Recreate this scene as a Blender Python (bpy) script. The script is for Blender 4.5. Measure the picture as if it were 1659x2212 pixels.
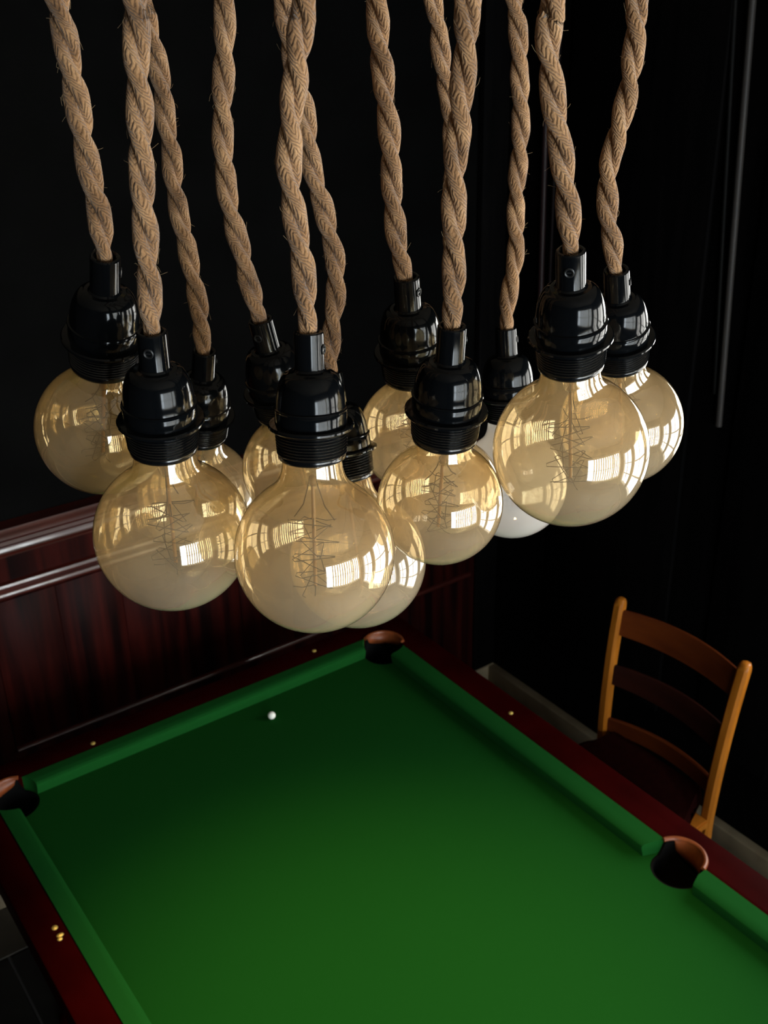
import bpy, bmesh, math, random
from mathutils import Vector, Matrix
from math import pi, sin, cos, radians

for _o in list(bpy.data.objects):
    bpy.data.objects.remove(_o)
SC = bpy.context.scene
COL = SC.collection

# ------------------------------------------------------------------ camera
cam_data = bpy.data.cameras.new('camera')
cam = bpy.data.objects.new('camera', cam_data)
COL.objects.link(cam)
_right = Vector((0.81437464, -0.57998421, -0.02030411))
_up = Vector((0.27206071, 0.35063776, 0.89612283))
_fwd = Vector((0.51261771, 0.73530366, -0.44334141))
cam.matrix_world = Matrix(((_right.x, _up.x, -_fwd.x, -0.399),
                           (_right.y, _up.y, -_fwd.y, -2.306),
                           (_right.z, _up.z, -_fwd.z, 2.610),
                           (0, 0, 0, 1)))
cam_data.sensor_fit = 'VERTICAL'
cam_data.sensor_height = 36.0
cam_data.lens = 2363.26 / 2212 * 36.0
cam_data.clip_start = 0.02
cam_data.dof.use_dof = True
cam_data.dof.focus_distance = 0.67
cam_data.dof.aperture_fstop = 26.0
SC.camera = cam

# ------------------------------------------------------------------ view, world, light
SC.view_settings.view_transform = 'Standard'
SC.view_settings.look = 'None'
SC.view_settings.exposure = 0.0
SC.view_settings.gamma = 1.0
SC.view_settings.use_curve_mapping = False
SC.cycles.transparent_max_bounces = 40
SC.cycles.max_bounces = 10
SC.cycles.glossy_bounces = 4
SC.cycles.caustics_reflective = False
SC.cycles.caustics_refractive = False

world = bpy.data.worlds.new('sky')
SC.world = world
world.use_nodes = True
world.node_tree.nodes['Background'].inputs['Color'].default_value = (0.75, 0.87, 1.0, 1)
world.node_tree.nodes['Background'].inputs['Strength'].default_value = 1.0

# room extents (metres)
XL, XR, YB, YF, ZC = -2.7, 2.064, -5.0, 0.504, 3.4


def area_light(name, loc, aim, sx, sy, power, color, spread=pi):
    d = bpy.data.lights.new(name, 'AREA')
    d.shape = 'RECTANGLE'
    d.size, d.size_y = sx, sy
    d.energy = power
    d.color = color
    d.spread = spread
    o = bpy.data.objects.new(name, d)
    COL.objects.link(o)
    o.location = loc
    o.rotation_euler = Vector(aim).to_track_quat('-Z', 'Y').to_euler()
    return o


P_SIDE, P_BACK = 92.0, 420.0
# daylight falling in through the three windows (each lamp sits just outside its panes)
WIN_R = [(-4.70, -3.50, 0.45, 2.45), (-3.25, -2.05, 0.45, 2.45), (-1.75, -0.88, 1.05, 2.35)]      # y0, y1, z0, z1 on the right wall
WIN_B = (-1.15, 1.85, 0.85, 2.75)                                       # x0, x1, z0, z1 on the back wall
for y0, y1, z0, z1 in WIN_R:
    area_light('daylight_side', (XR + 0.22, (y0 + y1) / 2, (z0 + z1) / 2), (-1, 0, 0), y1 - y0, z1 - z0, P_SIDE * (y1 - y0) * (z1 - z0) / 2.4, (1.0, 0.96, 0.89))
x0, x1, z0, z1 = WIN_B
area_light('daylight_back', ((x0 + x1) / 2, YB - 0.3, (z0 + z1) / 2), (0, 1, 0), x1 - x0, z1 - z0, P_BACK, (0.84, 0.93, 1.0))

# ------------------------------------------------------------------ helpers
def tag(o, label=None, cat=None, group=None, kind=None):
    if label: o['label'] = label
    if cat: o['category'] = cat
    if group: o['group'] = group
    if kind: o['kind'] = kind
    return o


def link(name, me, mat, parent=None):
    o = bpy.data.objects.new(name, me)
    if mat is not None and len(me.materials) == 0:
        me.materials.append(mat)
    COL.objects.link(o)
    if parent is not None:
        o.parent = parent
    return o


def empty(name, loc=(0, 0, 0)):
    o = bpy.data.objects.new(name, None)
    o.empty_display_size = 0.05
    o.location = loc
    COL.objects.link(o)
    return o


def obj(name, bm, mat, parent=None, smooth=False, angle=None):
    bmesh.ops.recalc_face_normals(bm, faces=bm.faces)
    me = bpy.data.meshes.new(name)
    bm.to_mesh(me)
    bm.free()
    if smooth:
        for p in me.polygons:
            p.use_smooth = True
        if angle is not None:
            me.set_sharp_from_angle(angle=radians(angle))
    return link(name, me, mat, parent)


def box(bm, x0, x1, y0, y1, z0, z1, bev=0.0, seg=2):
    r = bmesh.ops.create_cube(bm, size=1.0)
    vs = r['verts']
    for v in vs:
        v.co = Vector((x0 + (v.co.x + .5) * (x1 - x0), y0 + (v.co.y + .5) * (y1 - y0), z0 + (v.co.z + .5) * (z1 - z0)))
    if bev > 0:
        es = list({e for v in vs for e in v.link_edges})
        bmesh.ops.bevel(bm, geom=es, offset=bev, segments=seg, affect='EDGES', profile=0.5)
    return bm


def box_obj(name, dims, mat, parent=None, bev=0.0, seg=2):
    bm = bmesh.new()
    box(bm, *dims, bev=bev, seg=seg)
    return obj(name, bm, mat, parent, smooth=bev > 0, angle=50)


def lathe(bm, prof, n=48, close_top=False, close_bottom=False, M=None):
    """prof: list of (r, z); turned about the local Z axis"""
    rings = []
    for r, z in prof:
        ring = []
        for i in range(n):
            a = 2 * pi * i / n
            v = Vector((r * cos(a), r * sin(a), z))
            ring.append(bm.verts.new(M @ v if M else v))
        rings.append(ring)
    for A, B in zip(rings[:-1], rings[1:]):
        for i in range(n):
            bm.faces.new((A[i], A[(i + 1) % n], B[(i + 1) % n], B[i]))
    if close_top: bm.faces.new(rings[0])
    if close_bottom: bm.faces.new(list(reversed(rings[-1])))
    return bm


def frames(pts):
    """parallel-transport frames along a polyline"""
    out = []
    n = len(pts)
    prev = None
    for i in range(n):
        t = (pts[min(i + 1, n - 1)] - pts[max(i - 1, 0)]).normalized()
        if prev is None:
            ref = Vector((1, 0, 0)) if abs(t.x) < .8 else Vector((0, 1, 0))
            a = (ref - t * ref.dot(t)).normalized()
        else:
            a = (prev - t * prev.dot(t)).normalized()
        prev = a
        out.append((t, a, t.cross(a)))
    return out


def tube(bm, pts, r, n=6, uv=None, caps=True, shape=None):
    """sweep; r number or list; optional uv layer with v along the length in mm"""
    pts = [Vector(p) for p in pts]
    fr = frames(pts)
    rings = []
    lens = [0.0]
    for a, b in zip(pts[:-1], pts[1:]):
        lens.append(lens[-1] + (b - a).length)
    for i, (p, (t, a, b)) in enumerate(zip(pts, fr)):
        rr = r[i] if isinstance(r, (list, tuple)) else r
        rings.append([bm.verts.new(p + (a * cos(2 * pi * k / n) + b * sin(2 * pi * k / n)) * rr) for k in range(n)])
    for i in range(len(rings) - 1):
        for k in range(n):
            k2 = (k + 1) % n
            f = bm.faces.new((rings[i][k], rings[i][k2], rings[i + 1][k2], rings[i + 1][k]))
            if uv is not None:
                us = (k / n, (k + 1) / n, (k + 1) / n, k / n)
                vs = (lens[i], lens[i], lens[i + 1], lens[i + 1])
                for lp, u_, v_ in zip(f.loops, us, vs):
                    lp[uv].uv = (u_, v_ * 1000)
    if caps:
        bm.faces.new(list(reversed(rings[0])))
        bm.faces.new(rings[-1])
    return bm


def spline(pts, step):
    """Catmull-Rom through pts, resampled at about `step`"""
    P = [Vector(p) for p in pts]
    P = [P[0] * 2 - P[1]] + P + [P[-1] * 2 - P[-2]]
    out = []
    for i in range(1, len(P) - 2):
        a, b, c, d = P[i - 1], P[i], P[i + 1], P[i + 2]
        n = max(1, int(round((c - b).length / step)))
        for j in range(n):
            t = j / n
            out.append(0.5 * ((2 * b) + (c - a) * t + (2 * a - 5 * b + 4 * c - d) * t * t + (3 * b - a - 3 * c + d) * t ** 3))
    out.append(P[-2])
    return out


def cut(o, cutters):
    """subtract cutter bmeshes from an object's mesh for good"""
    tmp = []
    for bm in cutters:
        bmesh.ops.recalc_face_normals(bm, faces=bm.faces)
        me = bpy.data.meshes.new('tmp')
        bm.to_mesh(me)
        bm.free()
        c = bpy.data.objects.new('tmp', me)
        COL.objects.link(c)
        md = o.modifiers.new('b', 'BOOLEAN')
        md.operation = 'DIFFERENCE'
        md.solver = 'EXACT'
        md.object = c
        tmp.append(c)
    bpy.context.view_layer.update()
    dg = bpy.context.evaluated_depsgraph_get()
    me = bpy.data.meshes.new_from_object(o.evaluated_get(dg))
    o.modifiers.clear()
    old = o.data
    o.data = me
    bpy.data.meshes.remove(old)
    for c in tmp:
        m = c.data
        bpy.data.objects.remove(c)
        bpy.data.meshes.remove(m)
    for p in o.data.polygons:
        p.use_smooth = True
    o.data.set_sharp_from_angle(angle=radians(40))
    return o


# ------------------------------------------------------------------ materials
def mat(name, color, rough=0.5, spec=0.5, metal=0.0, sheen=0.0, coat=0.0):
    m = bpy.data.materials.new(name)
    m.use_nodes = True
    b = m.node_tree.nodes['Principled BSDF']
    b.inputs['Base Color'].default_value = (*color, 1)
    b.inputs['Roughness'].default_value = rough
    b.inputs['Specular IOR Level'].default_value = spec
    b.inputs['Metallic'].default_value = metal
    b.inputs['Coat Weight'].default_value = coat
    b.inputs['Coat Roughness'].default_value = 0.08
    if sheen:
        b.inputs['Sheen Weight'].default_value = sheen
    return m


def N(m, kind, **kw):
    n = m.node_tree.nodes.new(kind)
    for k, v in kw.items():
        setattr(n, k, v)
    return n


def noise_color(m, c0, c1, scale, stretch=(1, 1, 1), detail=4, lo=.35, hi=.65, bump=0.0, coord='Object', dist=0.0):
    nt = m.node_tree
    b = nt.nodes['Principled BSDF']
    tc = N(m, 'ShaderNodeTexCoord')
    mp = N(m, 'ShaderNodeMapping')
    mp.inputs['Scale'].default_value = stretch
    nz = N(m, 'ShaderNodeTexNoise')
    nz.inputs['Scale'].default_value = scale
    nz.inputs['Detail'].default_value = detail
    nz.inputs['Distortion'].default_value = dist
    cr = N(m, 'ShaderNodeValToRGB')
    cr.color_ramp.elements[0].position = lo
    cr.color_ramp.elements[1].position = hi
    cr.color_ramp.elements[0].color = (*c0, 1)
    cr.color_ramp.elements[1].color = (*c1, 1)
    nt.links.new(tc.outputs[coord], mp.inputs['Vector'])
    nt.links.new(mp.outputs['Vector'], nz.inputs['Vector'])
    nt.links.new(nz.outputs['Fac'], cr.inputs['Fac'])
    nt.links.new(cr.outputs['Color'], b.inputs['Base Color'])
    if bump:
        bp = N(m, 'ShaderNodeBump')
        bp.inputs['Strength'].default_value = bump
        bp.inputs['Distance'].default_value = 0.002
        nt.links.new(nz.outputs['Fac'], bp.inputs['Height'])
        nt.links.new(bp.outputs['Normal'], b.inputs['Normal'])
    return m


M_BLACK_WALL = noise_color(mat('black_paint', (.002, .0025, .003), .8, .02), (.0022, .0021, .0020), (.0030, .0029, .0028), 6)
M_BLACK_WOOD = noise_color(mat('black_panelling', (.002, .002, .002), .7, .03), (.0015, .0014, .0014), (.003, .0025, .0025), 5, (8, 8, .6))
M_CEIL = noise_color(mat('ceiling_paint', (.2, .16, .12), .8), (.17, .14, .1), (.22, .18, .14), 3)
M_ROOM = noise_color(mat('dark_plaster', (.02, .018, .016), .8, .2), (.015, .013, .012), (.03, .025, .02), 3)
M_MAHOG = noise_color(mat('mahogany', (.03, .004, .003), .5, .06), (.005, .001, .001), (.040, .0045, .003), 3.0, (7, 7, .35), 5, .38, .70, .0, 'Object', .6)
M_MOULD = noise_color(mat('mahogany_moulding', (.04, .006, .004), .3, .5, 0, 0, 1.0), (.025, .003, .002), (.06, .009, .005), 6, (.5, 9, 9))
M_GREYTRIM = mat('grey_trim', (.034, .029, .026), .5, .2)
M_REDTRIM = mat('red_brown_trim', (.016, .007, .007), .5, .2)
M_BASE = noise_color(mat('pale_skirting', (.13, .10, .07), .55), (.20, .155, .095), (.28, .225, .145), 12)
M_TILE = noise_color(mat('pale_stone', (.12, .1, .075), .5), (.035, .030, .021), (.06, .05, .036), 9)
M_DTILE = noise_color(mat('shaded_stone', (.012, .012, .01), .5), (.008, .008, .007), (.018, .018, .014), 9)  # inner floor tiles: the table's shade put into the stone colour
M_GROUT = mat('grout', (.05, .045, .04), .9)
M_RAIL = noise_color(mat('rail_wood', (.03, .001, .001), .6, .015), (.019, .0004, .0004), (.027, .0006, .0006), 3, (3, 3, 3))
M_CLOTH = noise_color(mat('baize', (.01, .2, .012), .95, .05), (.0034, .047, .0055), (.0040, .053, .0062), 900, (1, 1, 1), 2, .3, .7, .12)
M_CUSH = noise_color(mat('cushion_baize', (.01, .2, .012), .95, .05), (.0050, .060, .0092), (.0056, .066, .0102), 900, (1, 1, 1), 2, .3, .7, .12)
M_LEATHER = noise_color(mat('pocket_leather', (.28, .07, .02), .40, .35), (.13, .032, .008), (.23, .056, .015), 40, (1, 1, 1), 4, .3, .7, .08)
M_POCKET_SHADE = mat('pocket_shade_lining', (.002, .002, .002), .9, .1)  # near-black colour stands in for the shade inside the pockets
M_BRASS = mat('brass', (.9, .66, .18), .5, .5, .75)
M_BALL = mat('white_ball', (.9, .9, .82), .15, .5)
M_CHAIR = noise_color(mat('oak_chair', (.4, .13, .015), .32, .4), (.34, .105, .008), (.50, .17, .018), 5, (6, 6, .8), 4)
M_SLAT = noise_color(mat('chair_slat', (.12, .03, .005), .4, .35), (.085, .016, .003), (.125, .026, .004), 5, (6, .8, 6), 4)
M_SLAT_DARK = noise_color(mat('chair_slat_dark', (.02, .004, .003), .45, .3), (.018, .0035, .002), (.030, .006, .003), 5, (6, .8, 6), 4)  # darker colour for the middle slat
M_PAD = noise_color(mat('seat_pad', (.012, .002, .002), .8, .03), (.010, .0012, .001), (.016, .002, .0016), 60)
M_BAKE = mat('bakelite', (.0025, .003, .0036), .10, .22)
M_BAKE2 = mat('bakelite_thread', (.0025, .003, .0036), .18, .5)
M_SCREW = mat('dark_screw', (.012, .012, .012), .4, .5, .3)
M_WFRAME = mat('window_paint', (.5, .48, .44), .4)
M_FIL = mat('filament', (.03, .018, .01), .5, .4, .3)
M_ROD = noise_color(mat('amber_rod', (.30, .16, .05), .15, .5), (.22, .11, .03), (.34, .18, .06), 30)
M_DARKMETAL = mat('dark_metal', (.02, .02, .02), .4, .5, .8)


def glass_shell(name, tint, haze_top, haze_low, a0, a1, refl, rim=0.0):
    """thin see-through glass: painted haze stands in for a bright backdrop, mirror-like sheen"""
    m = bpy.data.materials.new(name)
    m.use_nodes = True
    nt = m.node_tree
    nt.nodes.clear()
    L = nt.links.new
    out = N(m, 'ShaderNodeOutputMaterial')
    tr = N(m, 'ShaderNodeBsdfTransparent')
    tr.inputs['Color'].default_value = (*tint, 1)
    df = N(m, 'ShaderNodeBsdfDiffuse')
    tl = N(m, 'ShaderNodeBsdfTranslucent')
    # painted haze, amber at the neck to pale at the tip, imitates the backdrop
    tcz = N(m, 'ShaderNodeTexCoord')
    spz = N(m, 'ShaderNodeSeparateXYZ')
    L(tcz.outputs['Object'], spz.inputs[0])
    mr = N(m, 'ShaderNodeMapRange')
    mr.inputs['From Min'].default_value = -.085
    mr.inputs['From Max'].default_value = -.170
    L(spz.outputs['Z'], mr.inputs['Value'])
    mc = N(m, 'ShaderNodeMix', data_type='RGBA')
    mc.inputs[6].default_value = (*haze_top, 1)
    mc.inputs[7].default_value = (*haze_low, 1)
    L(mr.outputs['Result'], mc.inputs[0])
    for nn in (df, tl):
        L(mc.outputs[2], nn.inputs['Color'])
    hz = N(m, 'ShaderNodeMixShader')
    hz.inputs[0].default_value = .5
    L(df.outputs[0], hz.inputs[1]); L(tl.outputs[0], hz.inputs[2])
    lw = N(m, 'ShaderNodeLayerWeight')
    lw.inputs['Blend'].default_value = .5
    # a little unevenness in the haze
    tc = N(m, 'ShaderNodeTexCoord')
    nz = N(m, 'ShaderNodeTexNoise')
    nz.inputs['Scale'].default_value = 22
    nz.inputs['Detail'].default_value = 2
    L(tc.outputs['Object'], nz.inputs['Vector'])
    va = N(m, 'ShaderNodeMath', operation='MULTIPLY_ADD')
    va.inputs[1].default_value = .16; va.inputs[2].default_value = a0 - .08
    L(nz.outputs['Fac'], va.inputs[0])
    p3 = N(m, 'ShaderNodeMath', operation='POWER'); p3.inputs[1].default_value = 3
    L(lw.outputs['Facing'], p3.inputs[0])
    ma = N(m, 'ShaderNodeMath', operation='MULTIPLY_ADD', use_clamp=True)
    ma.inputs[1].default_value = a1
    L(p3.outputs[0], ma.inputs[0]); L(va.outputs[0], ma.inputs[2])
    mx = N(m, 'ShaderNodeMixShader')
    L(ma.outputs[0], mx.inputs[0]); L(tr.outputs[0], mx.inputs[1]); L(hz.outputs[0], mx.inputs[2])
    gl = N(m, 'ShaderNodeBsdfGlossy')
    gl.inputs['Roughness'].default_value = .015
    gl.inputs['Color'].default_value = (1, .95, .85, 1)
    p5 = N(m, 'ShaderNodeMath', operation='POWER'); p5.inputs[1].default_value = 5
    L(lw.outputs['Facing'], p5.inputs[0])
    fr = N(m, 'ShaderNodeMath', operation='MULTIPLY_ADD', use_clamp=True)
    fr.inputs[1].default_value = .75; fr.inputs[2].default_value = refl
    L(p5.outputs[0], fr.inputs[0])
    fin = N(m, 'ShaderNodeMixShader')
    L(fr.outputs[0], fin.inputs[0]); L(mx.outputs[0], fin.inputs[1]); L(gl.outputs[0], fin.inputs[2])
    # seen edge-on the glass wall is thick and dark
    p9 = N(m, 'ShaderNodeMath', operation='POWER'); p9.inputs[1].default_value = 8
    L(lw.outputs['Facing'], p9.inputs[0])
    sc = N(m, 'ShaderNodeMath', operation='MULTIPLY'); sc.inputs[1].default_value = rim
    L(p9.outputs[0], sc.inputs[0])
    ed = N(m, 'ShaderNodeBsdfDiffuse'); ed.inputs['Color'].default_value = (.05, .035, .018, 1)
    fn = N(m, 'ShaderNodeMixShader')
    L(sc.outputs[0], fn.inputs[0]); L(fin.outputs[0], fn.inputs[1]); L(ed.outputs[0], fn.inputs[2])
    L(fn.outputs[0], out.inputs['Surface'])
    return m


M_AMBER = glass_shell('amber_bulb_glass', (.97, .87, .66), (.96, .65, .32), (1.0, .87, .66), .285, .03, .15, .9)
M_CLEAR = glass_shell('pale_bulb_glass', (.95, .95, .93), (.90, .84, .78), (.95, .90, .86), .50, .05, .10, .7)
M_STEM = glass_shell('stem_glass', (.97, .95, .9), (.8, .7, .5), (.8, .7, .5), .05, .2, .20, .9)
M_PANE = glass_shell('window_pane', (.97, .98, .98), (.9, .9, .9), (.9, .9, .9), .08, .0, .05)


def jute(name, tint=1.0):
    m = bpy.data.materials.new(name)
    m.use_nodes = True
    nt = m.node_tree
    L = nt.links.new
    b = nt.nodes['Principled BSDF']
    b.inputs['Roughness'].default_value = .9
    b.inputs['Specular IOR Level'].default_value = .15
    b.inputs['Sheen Weight'].default_value = .25
    uv = N(m, 'ShaderNodeUVMap')
    sp = N(m, 'ShaderNodeSeparateXYZ')
    L(uv.outputs[0], sp.inputs[0])

    def mth(op, a, c=None, d=None):
        n = N(m, 'ShaderNodeMath', operation=op)
        for i, v in enumerate((a, c, d)):
            if v is None: continue
            if isinstance(v, (int, float)): n.inputs[i].default_value = v
            else: L(v, n.inputs[i])
        return n.outputs[0]
    tc0 = N(m, 'ShaderNodeTexCoord')
    nb0 = N(m, 'ShaderNodeTexNoise'); nb0.inputs['Scale'].default_value = 160; nb0.inputs['Detail'].default_value = 1
    L(tc0.outputs['Object'], nb0.inputs['Vector'])
    # braid: three columns of chevrons round the strand
    col = mth('MULTIPLY', sp.outputs['X'], 3.0)
    fr = mth('FRACT', col)
    tri = mth('ABSOLUTE', mth('SUBTRACT', fr, .5))            # 0 mid column .. .5 at its edges
    ph = mth('MULTIPLY_ADD', tri, 3.6, mth('MULTIPLY', sp.outputs['Y'], 0.34))
    ph = mth('ADD', ph, mth('MULTIPLY', nb0.outputs['Fac'], 2.2))
    saw = mth('FRACT', ph)
    arch = mth('MULTIPLY', mth('MULTIPLY', saw, mth('SUBTRACT', 1.0, saw)), 4.0)     # 0..1
    groove = mth('MULTIPLY', mth('SUBTRACT', .5, tri), 2.0)   # 1 mid .. 0 at edges
    h = mth('MULTIPLY_ADD', arch, .7, mth('MULTIPLY', mth('POWER', groove, .5), .3))
    tc = N(m, 'ShaderNodeTexCoord')
    nz = N(m, 'ShaderNodeTexNoise'); nz.inputs['Scale'].default_value = 900; nz.inputs['Detail'].default_value = 3
    L(tc.outputs['Object'], nz.inputs['Vector'])
    nb = N(m, 'ShaderNodeTexNoise'); nb.inputs['Scale'].default_value = 55; nb.inputs['Detail'].default_value = 3
    L(tc.outputs['Object'], nb.inputs['Vector'])
    fib = mth('MULTIPLY_ADD', nz.outputs['Fac'], .60, mth('MULTIPLY', h, .30))
    fac = mth('MULTIPLY_ADD', nb.outputs['Fac'], 1.2, mth('SUBTRACT', fib, .58))
    cr = N(m, 'ShaderNodeValToRGB')
    e = cr.color_ramp.elements
    e[0].position = .12; e[0].color = (.11 * tint, .055 * tint, .024 * tint, 1)
    e[1].position = .9; e[1].color = (.49 * tint, .285 * tint, .138 * tint, 1)
    x = e.new(.5); x.color = (.285 * tint, .150 * tint, .067 * tint, 1)
    L(fac, cr.inputs['Fac'])
    L(cr.outputs['Color'], b.inputs['Base Color'])
    bp = N(m, 'ShaderNodeBump')
    bp.inputs['Strength'].default_value = .8
    bp.inputs['Distance'].default_value = .0012
    L(mth('ADD', h, mth('MULTIPLY', nz.outputs['Fac'], .6)), bp.inputs['Height'])
    L(bp.outputs['Normal'], b.inputs['Normal'])
    return m


M_JUTE = jute('jute_braid')
M_FIBRE = mat('jute_fibre', (.46, .31, .17), .9, .1)

# ------------------------------------------------------------------ room shell
fl = box_obj('floor', (XL - .1, XR + .1, YB - .1, YF + .1, -.12, -.006), M_GROUT)
tag(fl, kind='structure')
tile_cache = {}


def tile(x0, x1, y0, y1, m):
    key = (round(x1 - x0, 3), round(y1 - y0, 3), m.name)
    if key not in tile_cache:
        bm = bmesh.new()
        box(bm, 0, x1 - x0, 0, y1 - y0, -.02, 0)
        top = [e for e in bm.edges if all(v.co.z > -.001 for v in e.verts)]
        bmesh.ops.bevel(bm, geom=top, offset=.002, segments=1, affect='EDGES')
        o = obj('tile', bm, m, fl)
        tile_cache[key] = o.data
    else:
        o = link('tile', tile_cache[key], None, fl)
    o.location = (x0, y0, 0)


G_ = .004
# pale border tiles along the far wall and the right wall, inner tiles darkened as the table's shade
xb = 1.62
yb = .275
w = (XR - XL) / 8
for i in range(8):
    tile(XL + i * w + G_, XL + (i + 1) * w - G_, yb + G_, YF - G_, M_TILE)
nrow = 10
h = (yb - YB) / nrow
for j in range(nrow):
    tile(xb + G_, XR - G_, YB + j * h + G_, YB + (j + 1) * h - G_, M_TILE)
    ncol = 8
    w2 = (xb - XL) / ncol
    for i in range(ncol):
        tile(XL + i * w2 + G_, XL + (i + 1) * w2 - G_, YB + j * h + G_, YB + (j + 1) * h - G_, M_DTILE)

tag(box_obj('ceiling', (XL - .1, XR + .1, YB - .1, YF + .1, ZC, ZC + .1), M_CEIL), kind='structure')
tag(box_obj('wall_far', (XL - .1, XR + .1, YF, YF + .12, 0, ZC), M_BLACK_WALL), kind='structure')
tag(box_obj('wall_left', (XL - .12, XL, YB - .1, YF, 0, ZC), M_ROOM), kind='structure')


def wall_with_holes(name, axis, pos, thick, a0, a1, holes, m):
    """wall in the plane axis=pos; holes (a0, a1, z0, z1), left to right; one mesh of solid strips"""
    bm = bmesh.new()

    def blk(u0, u1, z0, z1):
        if u1 - u0 < 1e-4 or z1 - z0 < 1e-4: return
        if axis == 'x': box(bm, min(pos, pos + thick), max(pos, pos + thick), u0, u1, z0, z1)
        else: box(bm, u0, u1, min(pos, pos + thick), max(pos, pos + thick), z0, z1)
    u = a0
    for h0, h1, z0, z1 in holes:
        blk(u, h0, 0, ZC); blk(h0, h1, 0, z0); blk(h0, h1, z1, ZC)
        u = h1
    blk(u, a1, 0, ZC)
    return tag(obj(name, bm, m), kind='structure')


wall_with_holes('wall_right', 'x', XR, .14, YB - .1, YF, WIN_R, M_BLACK_WOOD)
wall_with_holes('wall_back', 'y', YB, -.14, XL - .1, XR + .14, [WIN_B], M_ROOM)


def window(name, axis, pos, out, u0, u1, z0, z1, nu, nz, blind=False):
    """frame, mullions and glass panes filling one opening"""
    def bx(bm, ua, ub, za, zb, da, db):
        if axis == 'x': box(bm, min(pos + da * out, pos + db * out), max(pos + da * out, pos + db * out), ua, ub, za, zb)
        else: box(bm, ua, ub, min(pos + da * out, pos + db * out), max(pos + da * out, pos + db * out), za, zb)
    f = .06
    bm = bmesh.new()
    bx(bm, u0, u1, z0, z0 + f, .02, .12); bx(bm, u0, u1, z1 - f, z1, .02, .12)
    bx(bm, u0, u0 + f, z0 + f, z1 - f, .02, .12); bx(bm, u1 - f, u1, z0 + f, z1 - f, .02, .12)
    root = tag(obj(name, bm, M_WFRAME), kind='structure')
    pw = (u1 - u0 - 2 * f) / nu
    ph = (z1 - z0 - 2 * f) / nz
    for i in range(1, nu):
        bm = bmesh.new(); uu = u0 + f + i * pw
        bx(bm, uu - .02, uu + .02, z0 + f, z1 - f, .04, .10)
        obj('mullion', bm, M_WFRAME, root)
    for j in range(1, nz):
        bm = bmesh.new(); zz = z0 + f + j * ph
        bx(bm, u0 + f, u1 - f, zz - .02, zz + .02, .045, .095)
        obj('transom', bm, M_WFRAME, root)
    for i in range(nu):
        for j in range(nz):
            bm = bmesh.new()
            bx(bm, u0 + f + i * pw + .015, u0 + f + (i + 1) * pw - .015, z0 + f + j * ph + .015, z0 + f + (j + 1) * ph - .015, .068, .072)
            obj('pane', bm, M_PANE, root)
    return root


window('window_1', 'x', XR, 1, *WIN_R[0], 2, 3)
window('window_2', 'x', XR, 1, *WIN_R[1], 2, 3)
window('window_4', 'x', XR, 1, *WIN_R[2], 2, 3)
w3 = window('window_3', 'y', YB, -1, *WIN_B, 4, 2)
# vertical blind drawn across most of the back window
M_BLIND = bpy.data.materials.new('blind_fabric')
M_BLIND.use_nodes = True
_nt = M_BLIND.node_tree
_nt.nodes.clear()
_o = _nt.nodes.new('ShaderNodeOutputMaterial'); _m = _nt.nodes.new('ShaderNodeMixShader')
_d = _nt.nodes.new('ShaderNodeBsdfDiffuse'); _t = _nt.nodes.new('ShaderNodeBsdfTranslucent')
_d.inputs[0].default_value = (.7, .6, .46, 1); _t.inputs[0].default_value = (.75, .66, .5, 1)
_m.inputs[0].default_value = .6
_nt.links.new(_d.outputs[0], _m.inputs[1]); _nt.links.new(_t.outputs[0], _m.inputs[2]); _nt.links.new(_m.outputs[0], _o.inputs[0])
bm = bmesh.new(); box(bm, WIN_B[0] - .05, WIN_B[1] + .05, YB + .01, YB + .06, WIN_B[3] + .02, WIN_B[3] + .08)
obj('blind_rail', bm, M_WFRAME, w3)
for i in range(13):
    xx = -.55 + i * .185
    bm = bmesh.new(); box(bm, -.052, .052, -.002, .002, WIN_B[2] - .05, WIN_B[3] + .02)
    o = obj('blind_slat', bm, M_BLIND, w3)
    o.matrix_world = Matrix.Translation((xx, YB + .05, 0)) @ Matrix.Rotation(radians(20), 4, 'Z')


# ------------------------------------------------------------------ far wall panelling (mahogany dado)
def mould(name, profile, x0, x1, m, parent=None, kind=None):
    """profile [(depth out of the wall, z)] run along X on the far wall"""
    bm = bmesh.new()
    A = [bm.verts.new((x0, YF - d, z)) for d, z in profile]
    B = [bm.verts.new((x1, YF - d, z)) for d, z in profile]
    n = len(profile)
    for i in range(n):
        bm.faces.new((A[i], A[(i + 1) % n], B[(i + 1) % n], B[i]))
    bm.faces.new(A); bm.faces.new(list(reversed(B)))
    o = obj(name, bm, m, parent, smooth=True, angle=35)
    if kind: tag(o, kind=kind)
    return o


def round_prof(z0, z1, d0, d1, n=7):
    zc, r = (z0 + z1) / 2, (z1 - z0) / 2
    return [(d0 + (d1 - d0) * cos(-pi / 2 + pi * i / n), zc + r * sin(-pi / 2 + pi * i / n)) for i in range(n + 1)]


XD0, XD1 = XL, 1.955
dado = box_obj('trim_1', (XD0, XD1, YF - .022, YF + .01, .10, 1.235), M_MAHOG)
tag(dado, kind='structure')
def band(z0, z1, d, lean0=4, lean1=26, n=4):
    """gently convex band leaning back from lean0 to lean1 degrees"""
    out, dd = [(d, z0)], d
    for i in range(n):
        dd -= (z1 - z0) / n * math.tan(radians(lean0 + (lean1 - lean0) * (i + .5) / n))
        out.append((dd, z0 + (z1 - z0) * (i + 1) / n))
    return out


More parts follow.
